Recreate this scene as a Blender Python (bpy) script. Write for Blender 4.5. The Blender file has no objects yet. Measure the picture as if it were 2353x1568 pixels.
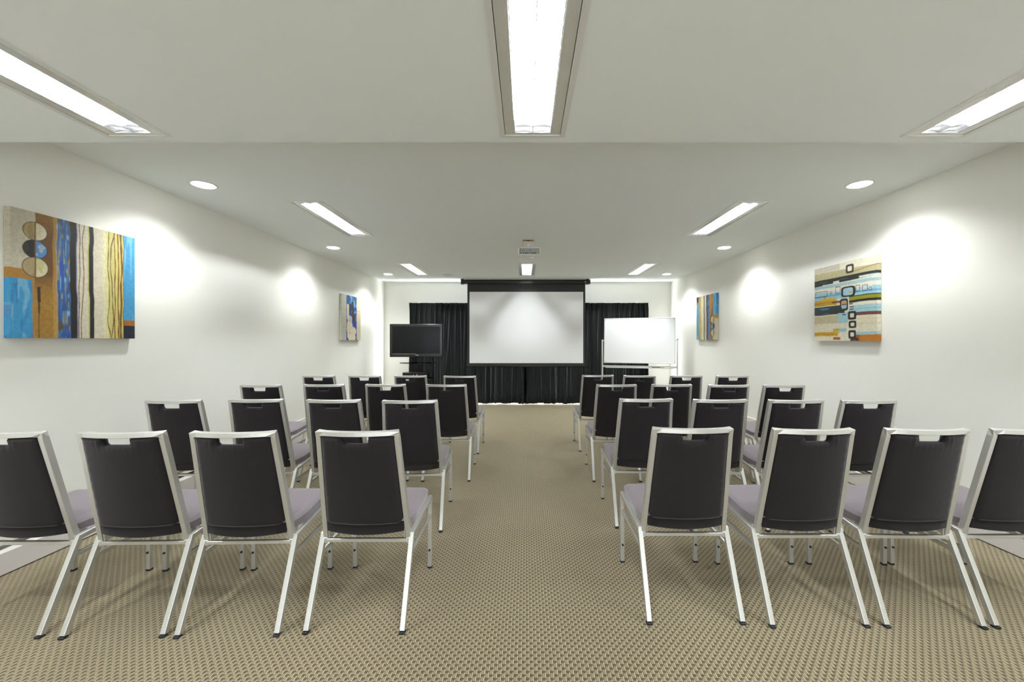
import bpy, bmesh, math, random
import numpy as np
from mathutils import Vector, Matrix

sc = bpy.context.scene
COL = sc.collection
R = math.radians

# ---------------------------------------------------------------- camera, world, exposure
cam_d = bpy.data.cameras.new('camera'); cam = bpy.data.objects.new('camera', cam_d); COL.objects.link(cam)
cam.location = (0, 0, 1.30); cam.rotation_euler = (R(90), 0, 0)
cam_d.sensor_width = 36.0; cam_d.lens = 36.0 * 940.0 / 2353.0
cam_d.shift_x = -31.5 / 2353.0; cam_d.shift_y = -1.0 / 2353.0
cam_d.clip_start = 0.02
sc.camera = cam

world = bpy.data.worlds.new('world'); sc.world = world; world.use_nodes = True
world.node_tree.nodes['Background'].inputs[0].default_value = (0.85, 0.92, 1.0, 1)
world.node_tree.nodes['Background'].inputs[1].default_value = 1.5
sc.view_settings.view_transform = 'Standard'
try: sc.view_settings.look = 'None'
except Exception: pass
sc.view_settings.gamma = 1.0
sc.view_settings.use_curve_mapping = False
sc.view_settings.exposure = 0.29
sc.cycles.sample_clamp_indirect = 6.0
sc.cycles.max_bounces = 10; sc.cycles.diffuse_bounces = 7; sc.cycles.glossy_bounces = 4
sc.cycles.use_denoising = True

TUBE_STRENGTH = 212.0      # fluorescent tubes in the ceiling troffers
SPOT_POWER = 45.0         # compact lamps of the round downlights
DAYLIGHT = 640.0          # daylight on the glazing behind the curtain
REAR_FILL = 74.0     # fill lamp added behind the camera to brighten ceiling and chair legs

# ---------------------------------------------------------------- dimensions (metres)
XL, XR, YB, YF = -2.95, 3.02, 8.55, -3.2
ZC, ZN, YS = 2.52, 2.28, 2.02       # ceiling, lowered near ceiling, edge between them

# ---------------------------------------------------------------- materials
def new_mat(name):
    m = bpy.data.materials.new(name); m.use_nodes = True
    nt = m.node_tree; b = nt.nodes['Principled BSDF']
    return m, nt, b
def N(nt, t, **kw):
    n = nt.nodes.new(t)
    for k, v in kw.items(): setattr(n, k, v)
    return n
def math_n(nt, op, a, b=None, c=None):
    n = nt.nodes.new('ShaderNodeMath'); n.operation = op
    for i, v in enumerate((a, b, c)):
        if v is None: continue
        if isinstance(v, (int, float)): n.inputs[i].default_value = v
        else: nt.links.new(v, n.inputs[i])
    return n.outputs[0]
def simple(name, col, rough=0.5, metal=0.0, bump=0.0, scale=200.0, var=0.0, sheen=0.0, spec=0.5, coat=0.0):
    m, nt, b = new_mat(name)
    b.inputs['Base Color'].default_value = (*col, 1)
    b.inputs['Roughness'].default_value = rough
    b.inputs['Metallic'].default_value = metal
    b.inputs['Specular IOR Level'].default_value = spec
    if sheen: b.inputs['Sheen Weight'].default_value = sheen; b.inputs['Sheen Roughness'].default_value = 0.4
    if coat: b.inputs['Coat Weight'].default_value = coat; b.inputs['Coat Roughness'].default_value = 0.05
    tc = N(nt, 'ShaderNodeTexCoord')
    nz = N(nt, 'ShaderNodeTexNoise'); nz.inputs['Scale'].default_value = scale; nz.inputs['Detail'].default_value = 4
    nt.links.new(tc.outputs['Object'], nz.inputs['Vector'])
    if var:
        mx = N(nt, 'ShaderNodeMixRGB'); mx.blend_type = 'MULTIPLY'; mx.inputs[0].default_value = 1
        mx.inputs[1].default_value = (*col, 1)
        rp = N(nt, 'ShaderNodeMapRange'); rp.inputs[1].default_value = .3; rp.inputs[2].default_value = .7
        rp.inputs[3].default_value = 1 - var; rp.inputs[4].default_value = 1 + var
        nt.links.new(nz.outputs['Fac'], rp.inputs[0]); nt.links.new(rp.outputs[0], mx.inputs[2])
        nt.links.new(mx.outputs[0], b.inputs['Base Color'])
    if bump:
        bp = N(nt, 'ShaderNodeBump'); bp.inputs['Strength'].default_value = bump; bp.inputs['Distance'].default_value = 0.002
        nt.links.new(nz.outputs['Fac'], bp.inputs['Height']); nt.links.new(bp.outputs[0], b.inputs['Normal'])
    return m

M = {}
M['wall'] = simple('wall_paint', (0.865, 0.86, 0.805), 0.6, bump=0.08, scale=90, var=0.006, spec=0.25)
M['ceiling'] = simple('ceiling_paint', (0.91, 0.95, 0.945), 0.75, bump=0.04, scale=70, spec=0.2)
M['silver'] = simple('silver_powder_coat', (0.62, 0.617, 0.59), 0.33, metal=0.65, bump=0.05, scale=900, var=0.03)
M['fabric'] = simple('charcoal_fabric', (0.0165, 0.0138, 0.0150), 0.9, bump=0.35, scale=1400, var=0.12, sheen=0.2, spec=0.15)
M['seat_fabric'] = simple('mauve_grey_seat_fabric', (0.205, 0.170, 0.188), 0.9, bump=0.35, scale=1400, var=0.08, sheen=0.5, spec=0.15)  # lit copy of the charcoal cloth: light on the seats put into the colour
M['rubber'] = simple('black_rubber', (0.012, 0.012, 0.02), 0.5)
M['white_trim'] = simple('white_enamel', (0.78, 0.78, 0.75), 0.35)
M['trim_grey'] = simple('grey_enamel', (0.66, 0.66, 0.62), 0.22, coat=0.4)
M['louvre'] = simple('satin_aluminium', (0.88, 0.88, 0.90), 0.22, metal=0.9)
M['reflector'] = simple('white_reflector', (0.9, 0.9, 0.9), 0.3)
M['black_plastic'] = simple('black_gloss_plastic', (0.005, 0.005, 0.005), 0.22, coat=0.15)
M['black_matte'] = simple('black_matte', (0.010, 0.010, 0.009), 0.55)
M['screen_glass'] = simple('dark_display_glass', (0.004, 0.004, 0.0045), 0.2, spec=0.2)
M['screen_white'] = simple('matte_white_screen', (0.84, 0.84, 0.84), 0.85, spec=0.1)
M['screen_black'] = simple('black_screen_cloth', (0.012, 0.012, 0.011), 0.6, bump=0.2, scale=60)
M['board'] = simple('whiteboard_enamel', (0.97, 0.97, 0.975), 0.18, coat=0.5)
M['board_frame'] = simple('pale_aluminium', (0.74, 0.74, 0.71), 0.35, metal=0.2)
M['skirting'] = simple('skirting_enamel', (0.72, 0.68, 0.66), 0.4)
M['skirting_upper'] = simple('beige_skirting', (0.74, 0.70, 0.62), 0.5)
M['gap'] = simple('dark_gap', (0.02, 0.018, 0.014), 0.8)
M['plywood'] = simple('plywood_edge', (0.30, 0.17, 0.05), 0.6, var=0.2, scale=60)
M['proj_grey'] = simple('projector_grey', (0.36, 0.36, 0.33), 0.5)
M['proj_white'] = simple('projector_white', (0.82, 0.81, 0.78), 0.4)
M['orange'] = simple('orange_plastic', (0.85, 0.16, 0.03), 0.4)
M['eraser'] = simple('grey_felt', (0.12, 0.12, 0.12), 0.9)
M['grille'] = simple('speaker_grille', (0.68, 0.69, 0.66), 0.6, bump=0.4, scale=500)
M['cloth_curtain'] = simple('black_curtain_cloth', (0.0055, 0.0068, 0.0068), 0.45, bump=0.15, scale=300, sheen=0.02, spec=0.35)

def glass_mat():
    m = bpy.data.materials.new('window_glass'); m.use_nodes = True; nt = m.node_tree; nt.nodes.clear()
    o = N(nt, 'ShaderNodeOutputMaterial'); t = N(nt, 'ShaderNodeBsdfTransparent'); g = N(nt, 'ShaderNodeBsdfGlossy')
    g.inputs['Roughness'].default_value = 0.02
    x = N(nt, 'ShaderNodeMixShader'); x.inputs[0].default_value = 0.08
    nt.links.new(t.outputs[0], x.inputs[1]); nt.links.new(g.outputs[0], x.inputs[2]); nt.links.new(x.outputs[0], o.inputs[0])
    return m
M['glass'] = glass_mat()
def shelf_glass():
    m = bpy.data.materials.new('smoked_glass'); m.use_nodes = True; nt = m.node_tree; nt.nodes.clear()
    o = N(nt, 'ShaderNodeOutputMaterial'); t = N(nt, 'ShaderNodeBsdfTransparent'); g = N(nt, 'ShaderNodeBsdfGlossy')
    t.inputs[0].default_value = (0.30, 0.33, 0.31, 1); g.inputs['Roughness'].default_value = 0.03
    x = N(nt, 'ShaderNodeMixShader'); x.inputs[0].default_value = 0.2
    nt.links.new(t.outputs[0], x.inputs[1]); nt.links.new(g.outputs[0], x.inputs[2]); nt.links.new(x.outputs[0], o.inputs[0])
    return m
M['shelf_glass'] = shelf_glass()
def emit(name, col, s):
    m, nt, b = new_mat(name)
    b.inputs['Base Color'].default_value = (0.8, 0.8, 0.8, 1)
    b.inputs['Emission Color'].default_value = (*col, 1); b.inputs['Emission Strength'].default_value = s
    return m
M['tube'] = emit('lit_fluorescent_tube', (0.945, 1.0, 1.03), TUBE_STRENGTH)
M['lens'] = emit('lit_downlight_lens', (0.97, 1.0, 0.98), 16.0)

def carpet_mat():
    m, nt, b = new_mat('basket_weave_carpet'); L = nt.links.new
    tc = N(nt, 'ShaderNodeTexCoord'); sx = N(nt, 'ShaderNodeSeparateXYZ')
    nz0 = N(nt, 'ShaderNodeTexNoise'); nz0.inputs['Scale'].default_value = 55; nz0.inputs['Detail'].default_value = 1
    L(tc.outputs['Object'], nz0.inputs['Vector'])
    L(tc.outputs['Object'], sx.inputs[0])
    wob = math_n(nt, 'MULTIPLY', math_n(nt, 'SUBTRACT', nz0.outputs['Fac'], 0.5), 0.16)
    u = math_n(nt, 'ADD', math_n(nt, 'DIVIDE', sx.outputs[0], 0.0158), wob)
    col = math_n(nt, 'FLOOR', u)
    fu = math_n(nt, 'SUBTRACT', u, col)
    off = math_n(nt, 'MULTIPLY', math_n(nt, 'MODULO', math_n(nt, 'ABSOLUTE', col), 2.0), 0.5)
    v = math_n(nt, 'ADD', math_n(nt, 'ADD', math_n(nt, 'DIVIDE', sx.outputs[1], 0.0335), off), math_n(nt, 'MULTIPLY', wob, 0.8))
    fv = math_n(nt, 'FRACT', math_n(nt, 'ADD', v, 100.0))
    # smooth block mask along v
    def smooth(x, a, b_):
        mr = N(nt, 'ShaderNodeMapRange'); mr.interpolation_type = 'SMOOTHSTEP'
        mr.inputs[1].default_value = a; mr.inputs[2].default_value = b_; L(x, mr.inputs[0]); return mr.outputs[0]
    vmask = math_n(nt, 'MULTIPLY', smooth(fv, 0.0, 0.10), math_n(nt, 'SUBTRACT', 1.0, smooth(fv, 0.56, 0.68)))
    umask = math_n(nt, 'MULTIPLY', smooth(fu, 0.04, 0.14), math_n(nt, 'SUBTRACT', 1.0, smooth(fu, 0.70, 0.78)))
    block = math_n(nt, 'MULTIPLY', vmask, umask)
    lmask = math_n(nt, 'MULTIPLY', smooth(fu, 0.78, 0.83), math_n(nt, 'SUBTRACT', 1.0, smooth(fu, 0.92, 0.97)))
    lv = math_n(nt, 'MULTIPLY', smooth(fv, -0.05, 0.10), math_n(nt, 'SUBTRACT', 1.0, smooth(fv, 0.72, 0.90)))
    line = math_n(nt, 'MULTIPLY', lmask, lv)
    # fine ribs across the yarn
    ribs = N(nt, 'ShaderNodeTexWave'); ribs.bands_direction = 'Y'; ribs.inputs['Scale'].default_value = 95; ribs.inputs['Distortion'].default_value = 2
    L(tc.outputs['Object'], ribs.inputs['Vector'])
    c1 = N(nt, 'ShaderNodeMixRGB'); c1.inputs[1].default_value = (0.056, 0.045, 0.025, 1); c1.inputs[2].default_value = (0.232, 0.190, 0.115, 1)
    L(block, c1.inputs[0])
    c2 = N(nt, 'ShaderNodeMixRGB'); c2.inputs[2].default_value = (0.64, 0.54, 0.365, 1); L(line, c2.inputs[0]); L(c1.outputs[0], c2.inputs[1])
    nz = N(nt, 'ShaderNodeTexNoise'); nz.inputs['Scale'].default_value = 420; nz.inputs['Detail'].default_value = 3
    L(tc.outputs['Object'], nz.inputs['Vector'])
    k = math_n(nt, 'ADD', math_n(nt, 'MULTIPLY', nz.outputs['Fac'], 0.75), math_n(nt, 'MULTIPLY', ribs.outputs['Fac'], 0.25))
    k2 = math_n(nt, 'ADD', k, 0.5)
    c3 = N(nt, 'ShaderNodeMixRGB'); c3.blend_type = 'MULTIPLY'; c3.inputs[0].default_value = 1
    L(c2.outputs[0], c3.inputs[1]); L(k2, c3.inputs[2])
    L(c3.outputs[0], b.inputs['Base Color'])
    b.inputs['Roughness'].default_value = 0.95; b.inputs['Specular IOR Level'].default_value = 0.1
    b.inputs['Sheen Weight'].default_value = 0.6; b.inputs['Sheen Roughness'].default_value = 0.5; b.inputs['Sheen Tint'].default_value = (1.0, 0.88, 0.66, 1)
    h = math_n(nt, 'ADD', math_n(nt, 'ADD', block, line), math_n(nt, 'MULTIPLY', nz.outputs['Fac'], 0.6))
    bp = N(nt, 'ShaderNodeBump'); bp.inputs['Strength'].default_value = 0.5; bp.inputs['Distance'].default_value = 0.003
    L(h, bp.inputs['Height']); L(bp.outputs[0], b.inputs['Normal'])
    return m
M['carpet'] = carpet_mat()

def paint_mat(name):
    m, nt, b = new_mat(name)
    a = N(nt, 'ShaderNodeVertexColor'); a.layer_name = 'paint'
    tc = N(nt, 'ShaderNodeTexCoord')
    nz = N(nt, 'ShaderNodeTexNoise'); nz.inputs['Scale'].default_value = 60; nz.inputs['Detail'].default_value = 6
    nt.links.new(tc.outputs['Object'], nz.inputs['Vector'])
    mr = N(nt, 'ShaderNodeMapRange'); mr.inputs[1].default_value = .3; mr.inputs[2].default_value = .7; mr.inputs[3].default_value = .88; mr.inputs[4].default_value = 1.1
    nt.links.new(nz.outputs['Fac'], mr.inputs[0])
    mx = N(nt, 'ShaderNodeMixRGB'); mx.blend_type = 'MULTIPLY'; mx.inputs[0].default_value = 1
    nt.links.new(a.outputs['Color'], mx.inputs[1]); nt.links.new(mr.outputs[0], mx.inputs[2])
    nt.links.new(mx.outputs[0], b.inputs['Base Color'])
    b.inputs['Roughness'].default_value = 0.55
    bp = N(nt, 'ShaderNodeBump'); bp.inputs['Strength'].default_value = 0.25; bp.inputs['Distance'].default_value = 0.002
    nt.links.new(nz.outputs['Fac'], bp.inputs['Height']); nt.links.new(bp.outputs[0], b.inputs['Normal'])
    return m
M['paint'] = paint_mat('painted_canvas')

# ---------------------------------------------------------------- mesh helpers
def box(bm, x0, x1, y0, y1, z0, z1, mat=None):
    vs = [bm.verts.new((x, y, z)) for z in (z0, z1) for y in (y0, y1) for x in (x0, x1)]
    for f in ((0, 2, 3, 1), (4, 5, 7, 6), (0, 1, 5, 4), (2, 6, 7, 3), (0, 4, 6, 2), (1, 3, 7, 5)):
        bm.faces.new([vs[i] for i in f])
    if mat is not None:
        for v in vs: v.co = mat @ v.co
    return vs
def bar(bm, p0, p1, wx, wd, side=(1, 0, 0)):
    """rectangular bar from p0 to p1; wx wide along side, wd the other way"""
    p0, p1 = Vector(p0), Vector(p1); t = (p1 - p0).normalized(); s = Vector(side); s = (s - t * s.dot(t)).normalized(); d = t.cross(s)
    vs = []
    for p in (p0, p1):
        for a, b in ((-1, -1), (1, -1), (1, 1), (-1, 1)):
            vs.append(bm.verts.new(p + s * (a * wx / 2) + d * (b * wd / 2)))
    for i in range(4): bm.faces.new((vs[i], vs[(i + 1) % 4], vs[4 + (i + 1) % 4], vs[4 + i]))
    bm.faces.new((vs[3], vs[2], vs[1], vs[0])); bm.faces.new(vs[4:8])
def cyl(bm, p0, p1, r0, r1=None, n=20, caps=True):
    r1 = r0 if r1 is None else r1
    p0, p1 = Vector(p0), Vector(p1); t = (p1 - p0).normalized()
    s = t.orthogonal().normalized(); d = t.cross(s)
    A = [bm.verts.new(p0 + (s * math.cos(a) + d * math.sin(a)) * r0) for a in [2 * math.pi * i / n for i in range(n)]]
    B = [bm.verts.new(p1 + (s * math.cos(a) + d * math.sin(a)) * r1) for a in [2 * math.pi * i / n for i in range(n)]]
    for i in range(n): bm.faces.new((A[i], A[(i + 1) % n], B[(i + 1) % n], B[i]))
    if caps: bm.faces.new(A[::-1]); bm.faces.new(B)
def sweep(bm, path, w, d, depth_axis):
    """rectangular section (w in plane, d along depth_axis) mitred along a path"""
    rings = []; n = len(path)
    P = [Vector(p) for p in path]
    for i, p in enumerate(P):
        t = ((P[min(i + 1, n - 1)] - P[max(i - 1, 0)])).normalized()
        if 0 < i < n - 1:
            a = (P[i] - P[i - 1]).normalized(); b = (P[i + 1] - P[i]).normalized()
            t = (a + b).normalized(); k = 1 / max(0.5, math.sqrt((1 + a.dot(b)) / 2))
        else: k = 1
        da = Vector(depth_axis); da = (da - t * da.dot(t)).normalized(); s = t.cross(da)
        rings.append([bm.verts.new(p + s * (a_ * w / 2 * k) + da * (b_ * d / 2)) for a_, b_ in ((-1, -1), (1, -1), (1, 1), (-1, 1))])
    for A, B in zip(rings, rings[1:]):
        for i in range(4): bm.faces.new((A[i], A[(i + 1) % 4], B[(i + 1) % 4], B[i]))
    bm.faces.new(rings[0][::-1]); bm.faces.new(rings[-1])
def finish(name, bm, mat, parent=None, bevel=0.0, smooth=False, seg=2, ang=None):
    bmesh.ops.recalc_face_normals(bm, faces=bm.faces)
    if bevel:
        es = [e for e in bm.edges if len(e.link_faces) == 2 and e.calc_face_angle(0) > 0.5]
        bmesh.ops.bevel(bm, geom=es, offset=bevel, segments=seg, affect='EDGES', profile=0.5, clamp_overlap=True)
    me = bpy.data.meshes.new(name); bm.to_mesh(me); bm.free()
    if smooth:
        for p in me.polygons: p.use_smooth = True
        if ang: 
            try: me.set_sharp_from_angle(angle=ang)
            except Exception: pass
    me.materials.append(mat)
    o = bpy.data.objects.new(name, me); COL.objects.link(o)
    if parent is not None: o.parent = parent
    return o
def tag(o, label, cat, group=None):
    o['label'] = label; o['category'] = cat
    if group: o['group'] = group
    return o
def thing(name, label, cat, loc=(0, 0, 0), rz=0.0, group=None):
    o = bpy.data.objects.new(name, None); COL.objects.link(o); o.empty_display_size = 0.1
    o.location = loc; o.rotation_euler = (0, 0, rz)
    return tag(o, label, cat, group)
def struct(name, bm, mat, parent=None, bevel=0):
    o = finish(name, bm, mat, parent, bevel)
    if parent is None: o['kind'] = 'structure'
    return o
def copy_tree(o, parent=None):
    c = o.copy(); COL.objects.link(c); c.parent = parent
    for ch in list(o.children): copy_tree(ch, c)
    return c

# ---------------------------------------------------------------- the room shell
FR_L, FR_W = 1.205, 0.312
troffers = [(0.033, -2.0, ZN), (-1.853, 1.363, ZN), (0.033, 1.363, ZN), (1.952, 1.363, ZN), (-1.93, 4.175, ZC), (2.005, 4.175, ZC),  # first entry is an unseen troffer added to lift floor and near ceiling
            (-1.92, 7.075, ZC), (0.02, 7.075, ZC), (1.985, 7.075, ZC)]
def slab_with_holes(bm, x0, x1, y0, y1, z0, z1, holes):
    xs = sorted({x0, x1, *[h[0] for h in holes], *[h[1] for h in holes]})
    ys = sorted({y0, y1, *[h[2] for h in holes], *[h[3] for h in holes]})
    for i in range(len(xs) - 1):
        for j in range(len(ys) - 1):
            cx, cy = (xs[i] + xs[i + 1]) / 2, (ys[j] + ys[j + 1]) / 2
            if any(h[0] < cx < h[1] and h[2] < cy < h[3] for h in holes): continue
            box(bm, xs[i], xs[i + 1], ys[j], ys[j + 1], z0, z1)
    bmesh.ops.remove_doubles(bm, verts=bm.verts, dist=1e-5)
    seen = {}
    for f in list(bm.faces):
        k = tuple(sorted(v.index for v in f.verts)) if False else tuple(round(c, 4) for c in f.calc_center_median())
        seen.setdefault(k, []).append(f)
    dup = [f for fs in seen.values() if len(fs) > 1 for f in fs]
    bmesh.ops.delete(bm, geom=dup, context='FACES_ONLY')
def hole(t): return (t[0] - FR_W / 2 + .012, t[0] + FR_W / 2 - .012, t[1] - FR_L / 2 + .012, t[1] + FR_L / 2 - .012)

bm = bmesh.new(); box(bm, XL, XR, YF, YB, -0.1, 0); struct('floor', bm, M['carpet'])
bm = bmesh.new(); slab_with_holes(bm, XL - .1, XR + .1, YS - .12, YB + .1, ZC, ZC + .1, [hole(t) for t in troffers if t[2] == ZC]); struct('ceiling', bm, M['ceiling'])
bm = bmesh.new(); slab_with_holes(bm, XL, XR, YF, YS, ZN, ZN + .02, [hole(t) for t in troffers if t[2] == ZN]); 
box(bm, XL, XR, YS - .02, YS, ZN + .02, ZC)
struct('ceiling_bulkhead', bm, M['ceiling'])
bm = bmesh.new(); box(bm, XL - .1, XL, YF - .1, YB + .1, -.1, ZC + .1); struct('wall_left', bm, M['wall'])
bm = bmesh.new(); box(bm, XR, XR + .1, YF - .1, YB + .1, -.1, ZC + .1); struct('wall_right', bm, M['wall'])
RX0, RX1, RZ = -2.55, 2.62, 2.15
bm = bmesh.new(); box(bm, XL, RX0, YF - .1, YF, -.1, ZC + .1); box(bm, RX1, XR, YF - .1, YF, -.1, ZC + .1); box(bm, RX0, RX1, YF - .1, YF, RZ, ZC + .1); box(bm, RX0, RX1, YF - .1, YF, -.1, 0)
struct('wall_rear', bm, M['wall'])
bm = bmesh.new()
for i in range(5):
    x = RX0 + (RX1 - RX0) * i / 4; box(bm, max(RX0, x - .025), min(RX1, x + .025), YF - .08, YF - .03, 0, RZ)
box(bm, RX0 + .03, RX1 - .03, YF - .079, YF - .031, 0, .05); box(bm, RX0 + .03, RX1 - .03, YF - .079, YF - .031, RZ - .05, RZ)
w2 = struct('window_2', bm, M['white_trim'])  # unseen glazing added to carry the rear fill lamp
bm = bmesh.new(); box(bm, RX0 + .01, RX1 - .01, YF - .058, YF - .052, .02, RZ - .02); struct('pane', bm, M['glass'], w2)
ld2 = bpy.data.lights.new('rear_daylight', 'AREA'); ld2.shape = 'RECTANGLE'; ld2.size = RX1 - RX0; ld2.size_y = RZ; ld2.energy = REAR_FILL; ld2.color = (0.95, 0.98, 1.0)  # area lamp added as fill, no such source known
lo2 = bpy.data.objects.new('rear_daylight', ld2); COL.objects.link(lo2); lo2.location = ((RX0 + RX1) / 2, YF - .13, RZ / 2); lo2.rotation_euler = (R(90), 0, 0)

WX0, WX1, WZ = -2.28, 2.40, 1.97
bm = bmesh.new()
box(bm, XL, WX0, YB, YB + .1, 0, ZC); box(bm, WX1, XR, YB, YB + .1, 0, ZC); box(bm, WX0, WX1, YB, YB + .1, WZ, ZC)
box(bm, XL, XR, YB, YB + .6, -.1, 0)
struct('wall_back', bm, M['wall'])

# glazed doors behind the curtain
bm = bmesh.new()
n = 4
for i in range(n + 1):
    x = WX0 + (WX1 - WX0) * i / n; hw = .025
    a, b_ = max(WX0, x - hw), min(WX1, x + hw)
    box(bm, a, b_, YB + .03, YB + .08, .003, WZ)
box(bm, WX0 + .03, WX1 - .03, YB + .031, YB + .079, .003, .04); box(bm, WX0 + .03, WX1 - .03, YB + .031, YB + .079, WZ - .04, WZ)
w = struct('window_1', bm, M['white_trim'])
bm = bmesh.new(); box(bm, WX0 + .01, WX1 - .01, YB + .05, YB + .056, .02, WZ - .02); struct('pane', bm, M['glass'], w)
ld = bpy.data.lights.new('daylight', 'AREA'); ld.shape = 'RECTANGLE'; ld.size = WX1 - WX0; ld.size_y = WZ; ld.energy = DAYLIGHT; ld.color = (0.96, 0.98, 1.0)
lo = bpy.data.objects.new('daylight', ld); COL.objects.link(lo); lo.location = ((WX0 + WX1) / 2, YB + .13, WZ / 2); lo.rotation_euler = (R(-90), 0, 0)

# skirting ducts
for nm, X, s in (('left', XL, 1), ('right', XR, -1)):
    bm = bmesh.new(); a, b_ = sorted((X, X + s * .068)); box(bm, a, b_, YF, YB, .006, .127)
    base = struct('baseboard_' + nm, bm, M['skirting'], bevel=.002)
    bm = bmesh.new(); a, b_ = sorted((X, X + s * .060)); box(bm, a, b_, YF, YB, 0, .007); struct('shadow_gap', bm, M['gap'], base)
    bm = bmesh.new(); a, b_ = sorted((X, X + s * .006)); box(bm, a, b_, YF, YB, .125, .150); struct('cable_groove', bm, M['gap'], base)
    bm = bmesh.new(); a, b_ = sorted((X, X + s * .014)); box(bm, a, b_, YF, YB, .148, .265); struct('upper_board', bm, M['skirting_upper'], base, bevel=.003)

# ---------------------------------------------------------------- ceiling lights
def make_troffer(label, loc):
    t = thing('ceiling_light', label, 'ceiling light', loc, 0, 'recessed fluorescent ceiling lights')
    W, Lh = FR_W / 2, FR_L / 2
    ow, ol = .086, .565                                  # half size of the louvre opening
    iw, il = W - .024, Lh - .018                         # inner edge of the outer rim
    bm = bmesh.new(); zr = -.004
    for (a, b_, c, d) in ((-W, -iw, -Lh, Lh), (iw, W, -Lh, Lh), (-iw, iw, -Lh, -il), (-iw, iw, il, Lh)): box(bm, a, b_, c, d, zr, .004)
    finish('rim', bm, M['white_trim'], t, .0012, seg=1)
    bm = bmesh.new(); g = .0025
    for (a, b_, c, d) in ((-iw + g, -ow, -il + g, il - g), (ow, iw - g, -il + g, il - g), (-ow, ow, -il + g, -ol), (-ow, ow, ol, il - g)): box(bm, a, b_, c, d, .0, .006)
    finish('side_panel', bm, M['trim_grey'], t)
    # housing above
    bm = bmesh.new(); zt = .105
    pts = [(-ow - .004, .006), (-ow - .004, .05), (-.06, zt), (-.02, zt + .004), (0, zt - .018), (.02, zt + .004), (.06, zt), (ow + .004, .05), (ow + .004, .006)]
    A = [bm.verts.new((x, -ol - .004, z)) for x, z in pts]; B = [bm.verts.new((x, ol + .004, z)) for x, z in pts]
    for i in range(len(pts) - 1): bm.faces.new((A[i], A[i + 1], B[i + 1], B[i]))
    for ring in (A, B):
        try: bm.faces.new(ring)
        except Exception: pass
    finish('reflector', bm, M['reflector'], t)
    for s in (-1, 1):
        bm = bmesh.new(); box(bm, -ow - .003, ow + .003, *sorted((s * .5105, s * .5125)), .030, .084)
        finish('lamp_holder', bm, M['proj_white'], t)
    # outer can closes the gap round the opening
    bm = bmesh.new()
    box(bm, -W + .014, W - .014, -Lh + .014, Lh - .014, .128, .132)
    for s in (-1, 1):
        box(bm, *sorted((s * (W - .018), s * (W - .014))), -Lh + .014, Lh - .014, .006, .13)
        box(bm, -W + .014, W - .014, *sorted((s * (Lh - .018), s * (Lh - .014))), .006, .13)
    finish('housing', bm, M['white_trim'], t)
    # louvre: two rows of curved cells
    bm = bmesh.new(); nb = 22
    for s in (-1, 0, 1):
        x = s * (ow - .002)
        prof = [(-.0012, .001), (.0012, .001), (.005, .028), (-.005, .028)] if s == 0 else [(-.0014, .001), (.0014, .001), (.0014 if s > 0 else .006, .028), (-.006 if s > 0 else -.0014, .028)]
        A = [bm.verts.new((x + a, -ol, z)) for a, z in prof]; B = [bm.verts.new((x + a, ol, z)) for a, z in prof]
        for i in range(4): bm.faces.new((A[i], A[(i + 1) % 4], B[(i + 1) % 4], B[i]))
        bm.faces.new(A[::-1]); bm.faces.new(B)
    for i in range(nb + 1):
        y = -ol + .003 + (2 * ol - .006) * i / nb
        for s in (-1, 1):                                # each blade dips between its ends
            xs = [s * (.003 + (ow - .006) * k / 6) for k in range(7)]
            lo_ = [.002 + .009 * (1 - (2 * k / 6 - 1) ** 2) for k in range(7)]
            A = [(bm.verts.new((x, y - .0007, z)), bm.verts.new((x, y + .0007, z)), bm.verts.new((x, y + .0020, .025)), bm.verts.new((x, y - .0020, .025))) for x, z in zip(xs, lo_)]
            for P_, Q in zip(A, A[1:]):
                for j in range(4): bm.faces.new((P_[j], P_[(j + 1) % 4], Q[(j + 1) % 4], Q[j]))
    finish('louvre', bm, M['louvre'], t)
    for s in (-1, 1):
        bm = bmesh.new(); cyl(bm, (s * .043, -.505, .062), (s * .043, .505, .062), .010, n=8); finish('fluorescent_tube', bm, M['tube'], t)
    return t
tro_lab = [
 'fluorescent light in the lowered ceiling behind the camera, above the aisle',
 'long fluorescent light in the lowered ceiling on the left, cut by the photo edge',
 'blown-out fluorescent troffer in the lowered ceiling above the aisle, nearest the camera',
 'long fluorescent light in the lowered ceiling on the right, cut by the photo edge',
 'slanting louvred ceiling light above the middle rows on the left, between two round downlights',
 'slanting louvred ceiling light above the middle rows on the right, between two round downlights',
 'small distant louvred ceiling light on the left, above the television',
 'small distant louvred ceiling light directly behind the hanging projector',
 'small distant louvred ceiling light on the right, above the whiteboard']
for i, (tr, lab) in enumerate(zip(troffers, tro_lab)):
    if i == 0: T0 = make_troffer(lab, tr)
    else:
        c = copy_tree(T0); c.location = tr; c['label'] = lab

def make_downlight(label, loc):
    t = thing('downlight', label, 'ceiling light', loc, 0, 'round downlights along the side walls')
    bm = bmesh.new(); n = 40; rings = []
    for r, z in ((.092, 0), (.0915, -.004), (.089, -.006), (.078, -.004), (.074, -.001)):
        rings.append([bm.verts.new((r * math.cos(2 * math.pi * i / n), r * math.sin(2 * math.pi * i / n), z)) for i in range(n)])
    for A, B in zip(rings, rings[1:]):
        for i in range(n): bm.faces.new((A[i], A[(i + 1) % n], B[(i + 1) % n], B[i]))
    finish('trim_ring', bm, M['white_trim'], t, smooth=True)
    bm = bmesh.new(); cyl(bm, (0, 0, -.009), (0, 0, -.0002), .068, .0755, n=40); finish('lens', bm, M['lens'], t)
    return t
dl = [(-2.52, 3.20, ZC), (-2.52, 5.36, ZC), (-2.52, 7.495, ZC), (2.605, 3.19, ZC), (2.60, 5.36, ZC), (2.58, 7.495, ZC), (-2.52, 1.06, ZN), (2.605, 1.05, ZN)]  # last two are unseen, added to brighten the near walls
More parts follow.
